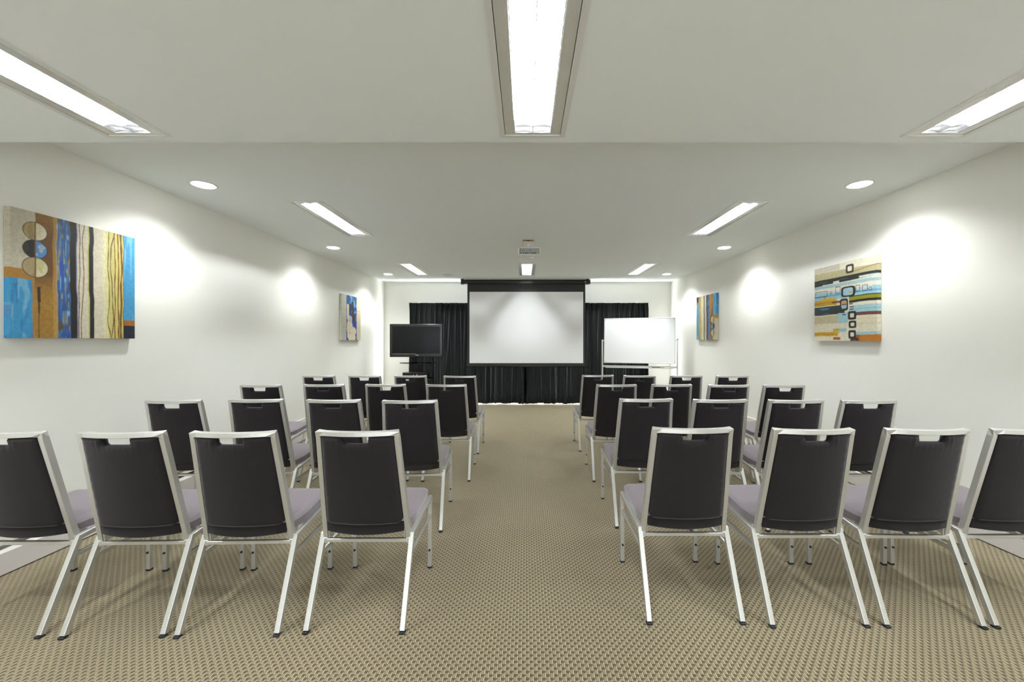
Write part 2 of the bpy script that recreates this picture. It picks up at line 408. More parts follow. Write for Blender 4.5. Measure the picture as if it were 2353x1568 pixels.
dl_lab = ['round downlight by the left wall nearest the camera, beside the lowered ceiling edge',
 'round downlight by the left wall, midway down the room',
 'small farthest round downlight on the left, beside the ceiling light above the television',
 'round downlight by the right wall nearest the camera, above the banded painting',
 'round downlight by the right wall, midway down the room',
 'small farthest round downlight on the right, beyond the last ceiling light',
 'round downlight in the lowered ceiling by the left wall, outside the photo',
 'round downlight in the lowered ceiling by the right wall, outside the photo']
DL = []
for i, ((x, y, z), lab) in enumerate(zip(dl, dl_lab)):
    if i == 0: D0 = make_downlight(lab, (x, y, z)); d = D0
    else: d = copy_tree(D0); d.location = (x, y, z); d['label'] = lab
    DL.append(d)
for d in DL:
    sd = bpy.data.lights.new('downlight_lamp', 'SPOT'); sd.energy = SPOT_POWER; sd.spot_size = R(138); sd.spot_blend = 0.9; sd.shadow_soft_size = 0.045; sd.color = (0.97, 1.0, 0.99)
    so = bpy.data.objects.new('downlight_lamp', sd); COL.objects.link(so); so.parent = d; so.location = (0, 0, -.055)

# ceiling speaker grille
bm = bmesh.new(); cyl(bm, (0, 0, -.006), (0, 0, 0), .098, n=40)
sp = finish('ceiling_speaker', bm, M['grille'], None, .002); sp.location = (-1.437, 7.57, ZC)
tag(sp, 'round flush speaker grille in the ceiling between the far left light and the screen', 'speaker')
bm = bmesh.new(); rr = []
for r, z in ((.112, 0), (.111, -.005), (.100, -.007), (.097, -.002)):
    rr.append([bm.verts.new((r * math.cos(2 * math.pi * i / 40), r * math.sin(2 * math.pi * i / 40), z)) for i in range(40)])
for A, B in zip(rr, rr[1:]):
    for i in range(40): bm.faces.new((A[i], A[(i + 1) % 40], B[(i + 1) % 40], B[i]))
finish('rim', bm, M['ceiling'], sp, smooth=True)

# ---------------------------------------------------------------- banquet chair
def lerp(a, b, t): return a + (b - a) * t
def back_y(z): return lerp(-.104, -.225, (z - .35) / (.893 - .35))
def back_hw(z): return lerp(.198, .1755, (z - .35) / (.893 - .35))
def bow(x, z):
    hw = back_hw(z); k = .030
    return -k * max(0, 1 - (x / hw) ** 2)
def make_chair():
    t = thing('banquet_chair', '', 'chair')
    # back frame: two uprights and a bowed top rail
    path = []
    zt = .893 - .0115
    for z in (.350, .45, .60, .75, zt - .02): path.append((-back_hw(z), back_y(z), z))
    path.append((-back_hw(zt), back_y(zt), zt))
    for k in range(1, 12):
        x = -back_hw(zt) + 2 * back_hw(zt) * k / 12
        path.append((x, back_y(zt) + bow(x, zt), zt))
    path.append((back_hw(zt), back_y(zt), zt))
    for z in (zt - .02, .75, .60, .45, .350): path.append((back_hw(z), back_y(z), z))
    bm = bmesh.new(); sweep(bm, path, .0218, .029, (0, 1, 0))
    finish('back_frame', bm, M['silver'], t, .002, seg=2)
    # brackets that carry the uprights on the side rails
    for s in (-1, 1):
        bm = bmesh.new()
        x0, x1 = sorted((s * .178, s * .184))
        vs = [(-.118, .352), (-.04, .372), (-.04, .378), (-.095, .400), (-.125, .400)]
        A = [bm.verts.new((x0, y, z)) for y, z in vs]; B = [bm.verts.new((x1, y, z)) for y, z in vs]
        for i in range(5): bm.faces.new((A[i], A[(i + 1) % 5], B[(i + 1) % 5], B[i]))
        bm.faces.new(A[::-1]); bm.faces.new(B)
        finish('bracket', bm, M['silver'], t, .001, seg=1)
    # padded backrest with a hand slot at the top
    zb, ztop = .435, .872; NX, NZ = 44, 46; slot_w, slot_z = .054, .838
    xs = np.linspace(-1, 1, NX + 1); zs = np.linspace(0, 1, NZ + 1)
    def pos(i, j):
        s = xs[i]; v = zs[j]; z = lerp(zb, ztop, v); hw = back_hw(z) - .0118
        x = s * hw; r = .035; dx = abs(x) - (hw - r)
        if dx > 0:
            zb2 = zb + r - math.sqrt(max(0, r * r - dx * dx)); z = lerp(zb2, ztop, v)
        return x, z
    inside = lambda x, z: abs(x) < slot_w + .012 * min(1, max(0, (z - slot_z) / (ztop - slot_z))) - .004 and z > slot_z - .001
    grid = {}; bm = bmesh.new()
    cell = np.ones((NX, NZ), bool)
    for i in range(NX):
        for j in range(NZ):
            q = [pos(a, b_) for a in (i, i + 1) for b_ in (j, j + 1)]
            cx = sum(p[0] for p in q) / 4; cz = sum(p[1] for p in q) / 4
            if inside(cx, cz): cell[i, j] = False
    def bdist(x, z):
        hw = back_hw(z) - .0118
        d = min(hw - abs(x), ztop - z, z - zb + .004)
        ddx = max(0, abs(x) - slot_w - .004); ddz = max(0, slot_z - z)
        return max(0, min(d, math.hypot(ddx, ddz)))
    rnd = random.Random(3)
    F, B = {}, {}
    for i in range(NX + 1):
        for j in range(NZ + 1):
            if not any(cell[a, b_] for a in (i - 1, i) for b_ in (j - 1, j) if 0 <= a < NX and 0 <= b_ < NZ): continue
            x, z = pos(i, j); d = bdist(x, z); k = math.sqrt(1 - (1 - min(1, d / .026)) ** 2)
            wr = .0013 * math.sin(z * 140 + 5 * math.sin(x * 30)) * math.exp(-((back_hw(z) - abs(x)) / .035))
            wr += .0020 * math.sin(x * 260) * math.exp(-max(0, slot_z - z) / .02) * (1 if abs(x) < .1 else 0)
            y = back_y(z) + bow(x, z) * 1.0
            B[i, j] = bm.verts.new((x, y - .004 - .016 * k + wr, z))
            F[i, j] = bm.verts.new((x, y + .006 + .024 * k, z))
    edges = {}
    for i in range(NX):
        for j in range(NZ):
            if not cell[i, j]: continue
            c = [(i, j), (i + 1, j), (i + 1, j + 1), (i, j + 1)]
            bm.faces.new([B[q] for q in c]); bm.faces.new([F[q] for q in c][::-1])
            for a, b_ in zip(c, c[1:] + c[:1]):
                edges.setdefault(frozenset((a, b_)), []).append((a, b_))
    for e, l in edges.items():
        if len(l) == 1:
            a, b_ = l[0]; bm.faces.new((B[b_], B[a], F[a], F[b_]))
    finish('backrest', bm, M['fabric'], t, smooth=True)
    # seat cushion
    bm = bmesh.new(); NU, NV = 22, 26
    y0, y1 = -.128, .283
    def railz(y): return .366 + (y + .105) / .373 * .0365 + .0115
    top, bot = {}, {}
    for j in range(NV + 1):
        v = j / NV; yy = lerp(y0, y1, v)
        hw = .181 if yy < -.085 else lerp(.181, .207, min(1, ((yy + .085) / .09)) ** .7) if yy < .005 else .207
        r = .045
        if yy > y1 - r: hw -= r - math.sqrt(max(0, r * r - (yy - (y1 - r)) ** 2))
        for i in range(NU + 1):
            u = -1 + 2 * i / NU; x = u * hw
            y = yy
            if v < .4: y += -.028 * (1 - u * u) * (1 - v / .4)
            if v > .8: y += .008 * (1 - u * u) * (v - .8) / .2
            d = min(hw * (1 - abs(u)), (y1 - yy) * 1.0, (yy - y0)); k = math.sqrt(1 - (1 - min(1, max(0, d) / .014)) ** 2)
            cr = .006 * (1 - u * u) * math.sin(math.pi * min(1, max(0, v)))
            zb_ = railz(y)
            if v > .9: zb_ -= .006 * (v - .9) / .1
            top[i, j] = bm.verts.new((x, y, zb_ + .038 + .011 * k + cr - (.004 if v > .93 else 0)))
            bot[i, j] = bm.verts.new((x * .985, y, zb_ + .015 * max(0, 1 - v / .25)))
    for i in range(NU):
        for j in range(NV):
            bm.faces.new((top[i, j], top[i + 1, j], top[i + 1, j + 1], top[i, j + 1]))
            bm.faces.new((bot[i, j + 1], bot[i + 1, j + 1], bot[i + 1, j], bot[i, j]))
    ring = [(i, 0) for i in range(NU)] + [(NU, j) for j in range(NV)] + [(i, NV) for i in range(NU, 0, -1)] + [(0, j) for j in range(NV, 0, -1)]
    for a, b_ in zip(ring, ring[1:] + ring[:1]): bm.faces.new((bot[a], bot[b_], top[b_], top[a]))
    seat = finish('seat', bm, M['seat_fabric'], t, smooth=True, ang=R(50))
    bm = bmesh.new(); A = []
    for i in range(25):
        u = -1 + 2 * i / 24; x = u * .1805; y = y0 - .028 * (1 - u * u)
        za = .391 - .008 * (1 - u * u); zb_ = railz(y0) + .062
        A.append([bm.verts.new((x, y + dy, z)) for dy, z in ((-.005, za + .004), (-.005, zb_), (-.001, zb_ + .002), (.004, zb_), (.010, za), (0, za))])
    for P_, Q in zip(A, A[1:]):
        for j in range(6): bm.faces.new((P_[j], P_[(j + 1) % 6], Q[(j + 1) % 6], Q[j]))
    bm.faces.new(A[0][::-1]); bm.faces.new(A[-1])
    finish('rear_apron', bm, M['fabric'], t, smooth=True, ang=R(50))  # dark sheet added to paint shade on the seat's rear edge
    # side rails and legs
    for s in (-1, 1):
        xr = s * .2125
        bm = bmesh.new(); bar(bm, (xr, -.108, .3655), (s * .2145, .268, .4025), .0225, .0225)
        finish('side_rail', bm, M['silver'], t, .002)
        bm = bmesh.new(); bar(bm, (s * .2135, .262, .009), (s * .2145, .262, .405), .0225, .0225, (1, 0, 0))
        fl = finish('leg', bm, M['silver'], t, .002)
        bm = bmesh.new(); box(bm, s * .2135 - .0125, s * .2135 + .0125, .2495, .2745, 0, .0105); finish('foot_cap', bm, M['rubber'], fl, .002, seg=1)
        bm = bmesh.new(); cyl(bm, (s * .2135, .2445, .105), (s * .2135, .2515, .105), .0055, .0065, n=12); finish('stud', bm, M['rubber'], fl)
        bm = bmesh.new(); bar(bm, (s * .2139, -.261, .009), (s * .2125, -.102, .3725), .0225, .0235)
        rl = finish('leg', bm, M['silver'], t, .002)
        bm = bmesh.new(); box(bm, s * .2139 - .0125, s * .2139 + .0125, -.278, -.252, 0, .0105); finish('foot_cap', bm, M['rubber'], rl, .002, seg=1)
        bm = bmesh.new(); bar(bm, (s * .2130, -.134, .287), (s * .2142, .256, .305), .013, .019)
        finish('side_brace', bm, M['silver'], t, .0015, seg=1)
    bm = bmesh.new(); bar(bm, (-.205, -.114, .342), (.205, -.114, .342), .018, .0165, (0, 1, 0))
    for s in (-1, 1):   # welded gussets
        bar(bm, (s * .190, -.114, .342), (s * .203, -.114, .342), .0185, .026, (0, 1, 0))
    finish('rear_stretcher', bm, M['silver'], t, .0015, seg=1)
    bm = bmesh.new(); bar(bm, (-.205, .20, .393), (.205, .20, .393), .018, .018, (0, 1, 0))
    finish('front_stretcher', bm, M['silver'], t, .0015, seg=1)
    return t
SEATS = {'L1a': (-0.762, 2.082, -0.0), 'L1b': (-1.317, 2.061, 1.6), 'L1c': (-1.812, 2.055, 1.5), 'L1d': (-2.342, 2.053, 0.4), 'L2a': (-0.805, 3.029, 3.2), 'L2b': (-1.328, 3.055, 0.1), 'L2c': (-1.883, 3.078, 0.8), 'L2d': (-2.424, 3.034, 1.7), 'L3a': (-0.743, 4.037, 1.2), 'L3b': (-1.31, 4.048, 0.2), 'L3c': (-1.878, 4.029, 0.4), 'L3d': (-2.442, 3.993, 0.5), 'L4a': (-0.758, 4.96, -1.1), 'L4b': (-1.342, 4.993, 0.0), 'L4c': (-1.876, 4.993, -0.1), 'L4d': (-2.415, 4.999, -0.1), 'R1a': (0.781, 2.142, 0.0), 'R1b': (1.331, 2.121, 0.2), 'R1c': (1.857, 2.116, -1.3), 'R1d': (2.339, 2.118, 0.5), 'R2a': (0.845, 3.099, 0.0), 'R2b': (1.347, 3.063, 0.3), 'R2c': (1.864, 3.043, -0.7), 'R2d': (2.35, 3.027, -0.1), 'R3a': (0.846, 4.028, -0.9), 'R3b': (1.359, 4.036, 0.1), 'R3c': (1.867, 3.99, 0.4), 'R3d': (2.371, 3.975, -0.9), 'R4a': (0.848, 5.06, 0.7), 'R4b': (1.328, 5.003, 0.0), 'R4c': (1.873, 5.0, 0.1), 'R4d': (2.404, 4.985, 0.4)}
row_w = {'1': 'row nearest the camera', '2': 'second row from the camera', '3': 'third row from the camera', '4': 'front row nearest the screen'}
pos_w = {'a': 'beside the aisle', 'b': 'second from the aisle', 'c': 'third from the aisle', 'd': 'outermost by the {} wall'}
side_w = {'L': 'left', 'R': 'right'}
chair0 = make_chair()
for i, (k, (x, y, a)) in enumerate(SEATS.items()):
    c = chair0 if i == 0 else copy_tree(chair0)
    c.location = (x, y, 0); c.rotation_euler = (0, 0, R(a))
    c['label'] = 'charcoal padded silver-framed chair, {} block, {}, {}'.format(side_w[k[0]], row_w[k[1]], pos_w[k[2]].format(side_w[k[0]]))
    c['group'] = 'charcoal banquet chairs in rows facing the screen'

# ---------------------------------------------------------------- paintings
def srgb(c):
    c = np.asarray(c, float) / 255.0
    return np.where(c <= 0.04045, c / 12.92, ((c + 0.055) / 1.055) ** 2.4)
def vnoise(u, v, fu, fv, seed):
    rs = np.random.RandomState(seed); g = rs.rand(int(fv) + 3, int(fu) + 3)
    x = u * fu; y = v * fv; xi = np.clip(x.astype(int), 0, int(fu)); yi = np.clip(y.astype(int), 0, int(fv))
    a = x - xi; b = y - yi; a = a * a * (3 - 2 * a); b = b * b * (3 - 2 * b)
    return (g[yi, xi] * (1 - a) + g[yi, xi + 1] * a) * (1 - b) + (g[yi + 1, xi] * (1 - a) + g[yi + 1, xi + 1] * a) * b
class Paint:
    def __init__(s, n):
        s.nv = n; n = n * 3; a = (np.arange(n) + .5) / n; s.u, s.v = np.meshgrid(a, a); s.c = np.zeros((n, n, 3)); s.n = n
    def fill(s, m, col, k=1.0):
        m = np.clip(m * k, 0, 1)[..., None]; s.c = s.c * (1 - m) + srgb(col) * m
    def vary(s, m, fu, fv, seed, amt): 
        nz = vnoise(s.u, s.v, fu, fv, seed)[..., None]; s.c = np.where((m > .5)[..., None], s.c * (1 + amt * (nz - .5) * 2), s.c)
def between(x, a, b): return ((x >= a) & (x < b)).astype(float)
def eggs(p, cu, cv, ru, rv, lc, rc):
    d = ((p.u - cu) / ru) ** 2 + ((p.v - cv) / rv) ** 2
    p.fill((d < 1.13) * 1.0, (50, 38, 22)); ins = (d < 1.0)
    nz = vnoise(p.u, p.v, 30, 30, 5)
    p.fill((ins & (p.u < cu)) * 1.0, lc); p.fill((ins & (p.u >= cu)) * 1.0, rc)
    p.fill((ins & (p.u >= cu) & (nz > .62)) * .4, (235, 230, 215)); p.fill((ins & (p.u < cu) & (nz > .6)) * .3, (90, 75, 45))
    p.fill((ins & (abs(p.u - cu) < .005)) * 1.0, (120, 85, 40))
def soft(n, t): return np.clip((n - t) * 7 + .3, 0, 1)
def painting_stripes(n):
    p = Paint(n); u, v = p.u, p.v
    w = (vnoise(u, v, 2, 9, 11) - .5) * .012
    U = u + w
    n1 = vnoise(u, v, 105, 9, 1); n2 = vnoise(u, v, 70, 60, 2); n3 = vnoise(u, v, 60, 60, 3)
    p.fill(between(U, -1, .159), (205, 198, 178)); p.fill(between(U, -1, .159) * soft(n2, .6) * .3, (180, 172, 150))
    p.fill(between(U, .159, .307), (118, 82, 34)); k = np.clip((.52 - v) / .18, 0, 1); k2 = np.clip((v - .82) / .15, 0, 1)
    p.fill(between(U, .159, .307) * np.clip(k + k2 * .5, 0, 1), (178, 138, 62)); p.fill(between(U, .159, .307) * n2 * .25, (90, 55, 20))
    p.fill(between(U, .159, .307) * between(U, .285, .307) * .5, (205, 165, 80))
    b = between(U, .307, .414); p.fill(b, (70, 125, 180)); p.fill(b * soft(n1, .55), (55, 95, 150)); p.fill(b * soft(-n1, -.3), (95, 85, 65))
    p.fill(b * soft(vnoise(u, v, 110, 14, 8), .76), (175, 155, 105)); p.fill(b * soft(vnoise(u, v, 60, 5, 9), .72) * between(v, 0, .7), (30, 90, 185)); p.fill(b * between(U, .307, .318) * .8, (190, 165, 110))
    p.fill(b * soft(vnoise(u, v, 100, 14, 19), .8), (150, 185, 210))
    p.fill(between(U, .414, .465), (28, 24, 20))
    p.fill(between(U, .465, .569), (222, 214, 192)); p.fill(between(U, .465, .472), (150, 155, 195))
    for c0, a, s in ((.487, .006, 21), (.510, .018, 22)):
        ln = c0 + (vnoise(u, v, 1, 7, s) - .5) * a * 2; p.fill((abs(u - ln) < .0032) * 1.0, (85, 50, 38))
    p.fill(between(U, .558, .569), (205, 200, 120))
    p.fill(between(U, .569, .607), (26, 28, 32))
    p.fill(between(U, .607, .713), (226, 217, 196)); p.fill(between(U, .690, .713) * .6, (235, 230, 175))
    p.fill(between(U, .713, .886), (212, 202, 132)); p.fill(between(U, .713, .745), (226, 222, 165)); p.fill(between(U, .80, .886) * soft(n1, .4) * .5, (225, 195, 110))
    for c0, a, s, wd in ((.748, .02, 31, .004), (.775, .022, 32, .0045), (.803, .012, 33, .005), (.832, .008, 34, .006), (.862, .008, 35, .009)):
        ln = c0 + (vnoise(u, v, 1, 6, s) - .5) * a * 2; p.fill((abs(u - ln) < wd * (.5 + vnoise(u, v, 1, 14, s + 20))) * .95, (112, 80, 30))
    p.fill((abs(U - .886) < .005) * 1.0, (60, 48, 30))
    b = between(U, .886, 2); p.fill(b, (80, 160, 205)); p.fill(b * soft(vnoise(u, v, 50, 5, 7), .7) * .5, (150, 200, 225)); p.fill(b * between(v, .125, .178), (172, 112, 40)); p.fill(b * between(v, -1, .125), (22, 32, 52))
    vb = .465 + (vnoise(u, v, 3, 1, 41) - .5) * .01 - u * .03
    b = between(U, -1, .142) * (v < vb); p.fill(b, (70, 158, 205)); p.fill(b * soft(vnoise(u, v, 60, 9, 43), .62) * .45, (160, 205, 225)); p.fill(b * soft(vnoise(u, v, 70, 10, 44), .75) * .5, (40, 110, 180))
    p.fill(between(U, -1, .16) * (v >= vb) * (v < vb + .078), (176, 132, 58))
    p.fill(between(U, .142, .159) * (v < vb), (176, 132, 58))
    eggs(p, .160, .849, .079, .070, (178, 158, 108), (218, 208, 178)); eggs(p, .160, .706, .080, .070, (36, 34, 36), (98, 150, 200)); eggs(p, .162, .563, .085, .077, (178, 160, 122), (205, 198, 148))
    dr = .186 + (vnoise(u, v, 1, 10, 51) - .5) * .01
    wd = np.where(v > .29, .011, np.where(v > .2, .006, .0025)); p.fill((abs(u - dr) < wd) * (v < .41), (52, 38, 20))
    return p
def ringsq(p, cu, cv, ru, rv, inner=(225, 222, 205), th=.52):
    d = (np.abs((p.u - cu) / ru) ** 5 + np.abs((p.v - cv) / rv) ** 5) ** .2
    p.fill((d < 1) * 1.0, (36, 28, 20)); p.fill((d < 1 - th) * 1.0, inner)
def painting_bands(n):
    p = Paint(n); u, v0 = p.u, p.v
    v = v0 + (vnoise(u, v0, 8, 3, 61) - .5) * .008; nz = vnoise(u, v0, 6, 50, 62)
    p.fill(np.ones_like(u), (228, 222, 200))
    Lf = between(u, -1, .53); Rt = between(u, .53, 2)
    t = np.clip(u, 0, 1); 
    p.fill(between(v, .93 - .03 * t, 2) * between(u, -1, .45) * .5, (175, 168, 160))
    p.fill(between(v, .826, .925 - .025 * t), (188, 180, 140))
    p.fill(between(v, .745 + .02 * t, .826), (26, 26, 22)); p.fill(between(v, .785, .795) * soft(nz, .4) * .8, (70, 105, 115))
    p.fill(between(v, .745, .757) * between(u, .15, .45), (225, 222, 212)); p.fill(between(v, .755, .782) * between(u, .34, .44) * 1.0, (222, 220, 208))
    p.fill(between(v, .765, .79) * between(u, .75, 2), (205, 215, 210))
    p.fill(between(v, .700, .745) * .8, (150, 190, 200)); p.fill(between(v, .655, .705), (232, 226, 208))
    p.fill(between(v, .545, .655), (160, 200, 214)); p.fill(between(v, .59, .61) * .7, (90, 150, 185)); p.fill(between(v, .62, .66) * soft(nz, .5) * .6, (215, 222, 215))
    p.fill(Lf * between(v, .473, .546) * between(u, -1, .40), (198, 160, 30)); p.fill(Lf * between(v, .54, .575) * between(u, .12, .38), (208, 176, 60)); p.fill(Lf * between(v, .49, .52) * soft(nz, .45) * between(u, -1, .5), (176, 132, 18))
    p.fill(Lf * between(v, .348, .462), (34, 44, 46)); p.fill(Lf * between(v, .36, .45) * soft(vnoise(u, v0, 5, 60, 65), .62), (60, 120, 150)); p.fill(Lf * between(v, .495, .52) * between(u, .32, .53), (120, 66, 48))
    p.fill(Lf * between(v, .232, .333), (206, 194, 160)); p.fill(Lf * between(v, .063, .120) * between(u, -1, .42), (202, 158, 30)); p.fill(Lf * between(v, .088, .094) * between(u, -1, .4), (120, 80, 10))
    p.fill(between(u, .42, .58) * between(v, .23, .36), (170, 206, 214)); p.fill(between(u, .40, .56) * between(v, .12, .165), (165, 200, 210)); p.fill(between(u, .34, .46) * between(v, .015, .05), (170, 105, 40))
    p.fill(between(u, .34, .44) * between(v, .10, .16) * soft(nz, .3), (205, 170, 60))
    Rt2 = between(u, .60, 2)
    p.fill(Rt2 * between(v, .50, .555), (150, 150, 20)); p.fill(Rt2 * between(v, .548, .560), (38, 34, 22)); p.fill(Rt2 * between(v, .475, .506), (28, 26, 22))
    p.fill(Rt2 * between(v, .435, .475), (230, 224, 206)); p.fill(Rt2 * between(v, .350, .435), (172, 206, 212)); p.fill(Rt2 * between(v, .388, .394), (120, 175, 200))
    p.fill(Rt2 * between(v, .310, .350), (112, 66, 62)); p.fill(Rt2 * between(v, .268, .275) * .6, (220, 190, 100)); p.fill(Rt2 * between(v, .206, .214) * .7, (225, 185, 80))
    p.fill(Rt2 * between(v, .077, .112), (170, 204, 208)); p.fill(between(u, .66, 2) * between(v, -1, .077), (190, 122, 28)); p.fill(between(u, .66, .76) * between(v, -1, .077) * .5, (120, 50, 30))
    # thin doodles
    def rect(a, b, c, d, col=(70, 62, 50), w=.003):
        m = ((abs(u - a) < w) | (abs(u - b) < w)) & (v0 > c) & (v0 < d) | ((abs(v0 - c) < w) | (abs(v0 - d) < w)) & (u > a) & (u < b)
        p.fill(m * 1.0, col)
    rect(.02, .235, .60, .67); rect(.38, .46, .62, .70); rect(.70, .76, .61, .68); rect(.80, .87, .60, .67)
    for a, b, r in ((.30, .635, .017), (.19, .59, .012), (.69, .615, .018), (.91, .615, .02)):
        d = np.hypot(u - a, v0 - b); p.fill((abs(d - r) < .003) * 1.0, (50, 48, 40))
    d = abs(v0 - (.855 + .04 * np.clip((u - .6) / .4, 0, 1))); p.fill((d < .004) * between(u, .6, 2), (150, 95, 60))
    for a, b in ((.64, .425), (.64, .395), (.63, .462), (.52, .335)): p.fill(((abs(u - a) < .03) & (abs(v0 - b) < .006)) * 1.0, (36, 34, 28))
    ringsq(p, .61, .905, .062, .056, (228, 222, 205), .46); ringsq(p, .583, .622, .11, .066, (165, 200, 212), .30)
    p.fill(between(u, .60, .645) * between(v0, .60, .62), (215, 165, 40))
    ringsq(p, .519, .462, .065, .078, (165, 198, 212), .36); p.fill(between(u, .485, .555) * between(v0, .47, .50), (222, 150, 20)); p.fill(between(u, .485, .555) * between(v0, .455, .47), (120, 60, 40))
    ringsq(p, .645, .318, .064, .054); ringsq(p, .652, .205, .058, .046); ringsq(p, .647, .080, .058, .054); ringsq(p, .68, -.01, .06, .05, (140, 60, 40), .4)
    return p
def painting_blue(n):
    p = Paint(n); u, v = p.u, p.v
    nz = vnoise(u, v, 30, 14, 71); n2 = vnoise(u, v, 40, 40, 72)
    p.fill(np.ones_like(u), (214, 208, 180)); p.fill(between(u, -1, .225), (205, 206, 190)); p.fill(between(u, .787, 2), (222, 214, 178))
    for b in (.29, .68): p.fill((abs(v - b) < .004) * (between(u, -1, .225) + between(u, .787, 2)) * .6, (168, 158, 120))
    B = between(u, .235, .777); p.fill(between(u, .225, .787), (225, 222, 205)); p.fill(B, (28, 78, 175)); p.fill(B * between(v, .8, 2), (40, 105, 160)); p.fill(B * soft(nz, .62) * between(v, .45, 2), (135, 185, 215)); p.fill(B * soft(-nz, -.25), (20, 45, 150)); p.fill(B * ((u < .25) | (u > .765)), (36, 40, 150))
    ub = .36 + (vnoise(u, v, 1, 8, 73) - .5) * .05
    p.fill(between(v, .05, .80) * (u > .26) * (u < ub + .03), (230, 220, 192)); p.fill(between(v, .25, .55) * (u > .40) * (u < .53) * 1.0, (190, 205, 215))
    for a, b, c, d in ((.375, .46, .62, .82), (.53, .61, .48, .88), (.44, .64, .64, .70), (.37, .42, .56, .80), (.50, .56, .52, .80)): p.fill(between(u, a, b) * between(v, c, d) * soft(n2, .12), (42, 42, 40))
    d = ((u - .66) / .09) ** 2 + ((v - .50) / .09) ** 2; p.fill((d < 1) * 1.0, (60, 62, 60)); p.fill((d < 1) * between(u, .69, 2), (175, 35, 70))
    d = ((u - .29) / .05) ** 2 + ((v - .42) / .05) ** 2; p.fill((d < 1) * (u < .30), (190, 40, 60))
    for a, b, ru, rv in ((.43, .31, .13, .10), (.58, .20, .17, .10), (.52, .06, .20, .10), (.33, .24, .07, .2)): 
        d = ((u - a) / ru) ** 2 + ((v - b) / rv) ** 2; p.fill((d < 1.06) * B, (150, 135, 105)); p.fill((d < 1) * B, (236, 226, 200))
    p.fill(between(u, .24, .28) * (v < .2) * 1.0, (30, 45, 165))
    return p
def make_canvas(label, wall, y0, z0, w, h, t, paint, group):
    """stretched canvas whose picture runs round its sides; u grows from the viewer's left to right"""
    n = paint.nv; C = paint.c; ax = np.arange(n + 1) * 3          # corner colours: mean of the 4 x 4 samples around each grid corner
    P2 = np.pad(C, ((2, 2), (2, 2), (0, 0)), 'edge')
    C = sum(P2[np.ix_(ax + a, ax + b)] for a in range(4) for b in range(4)) / 16
    C = C ** 1.10 * .88
    X = XL if wall == 'left' else XR; s = 1 if wall == 'left' else -1
    bm = bmesh.new(); cl = bm.loops.layers.float_color.new('paint')
    def at(i, j):      # grid corner -> world offset from the canvas centre line (origin = back centre bottom)
        uu = i / n; vv = j / n
        y = (uu - .5) * w if wall == 'left' else (.5 - uu) * w
        return (s * t, y, vv * h)
    V = [[bm.verts.new(at(i, j)) for i in range(n + 1)] for j in range(n + 1)]
    def face(vs, cols):
        f = bm.faces.new(vs)
        for l, col in zip(f.loops, cols): l[cl] = (*col, 1)
    for j in range(n):
        for i in range(n): face((V[j][i], V[j][i + 1], V[j + 1][i + 1], V[j + 1][i]), (C[j, i], C[j, i + 1], C[j + 1, i + 1], C[j + 1, i]))
    g = .004
    def back(v): return bm.verts.new((s * g, v.co.y, v.co.z))
    Lb = [back(V[j][0]) for j in range(n + 1)]; Rb = [back(V[j][n]) for j in range(n + 1)]
    Bb = [Lb[0]] + [back(V[0][i]) for i in range(1, n)] + [Rb[0]]; Tb = [Lb[n]] + [back(V[n][i]) for i in range(1, n)] + [Rb[n]]
    for j in range(n):
        a_, b_ = C[j, 0], C[j + 1, 0]; face((Lb[j], V[j][0], V[j + 1][0], Lb[j + 1]), (a_, a_, b_, b_))
        a_, b_ = C[j, n], C[j + 1, n]; face((V[j][n], Rb[j], Rb[j + 1], V[j + 1][n]), (a_, a_, b_, b_))
    for i in range(n):
        a_, b_ = C[0, i], C[0, i + 1]; face((Bb[i], Bb[i + 1], V[0][i + 1], V[0][i]), (a_, b_, b_, a_))
        a_, b_ = C[n, i], C[n, i + 1]; face((V[n][i], V[n][i + 1], Tb[i + 1], Tb[i]), (a_, b_, b_, a_))
    face((Lb[0], Lb[n], Rb[n], Rb[0]), [(.5, .45, .35)] * 4)
    o = finish('canvas_painting', bm, M['paint']); o.location = (X, y0 + w / 2, z0)
    tag(o, label, 'painting', group)
    return o
Pa = painting_stripes(230)
grp = 'unframed canvas paintings on the side walls'
make_canvas('large striped canvas with three split pebbles at upper left, left wall nearest the camera', 'left', 2.309, 1.315, .736, .746, .040, Pa, grp)
Pb = painting_bands(200)
make_canvas('abstract canvas of horizontal bands crossed by black rings, on the right wall', 'right', 3.47, 1.297, .75, .735, .040, Pb, grp)
Pc = painting_blue(110)
make_canvas('small distant canvas with a blue centre panel between cream sides, on the left wall', 'left', 6.47, 1.308, .75, .737, .036, Pc, grp)
Pd = painting_stripes(110); Pd.c = Pd.c[::-1, ::-1].copy()
make_canvas('small distant striped canvas with pebbles at lower right, on the right wall', 'right', 6.40, 1.314, .74, .735, .038, Pd, grp)

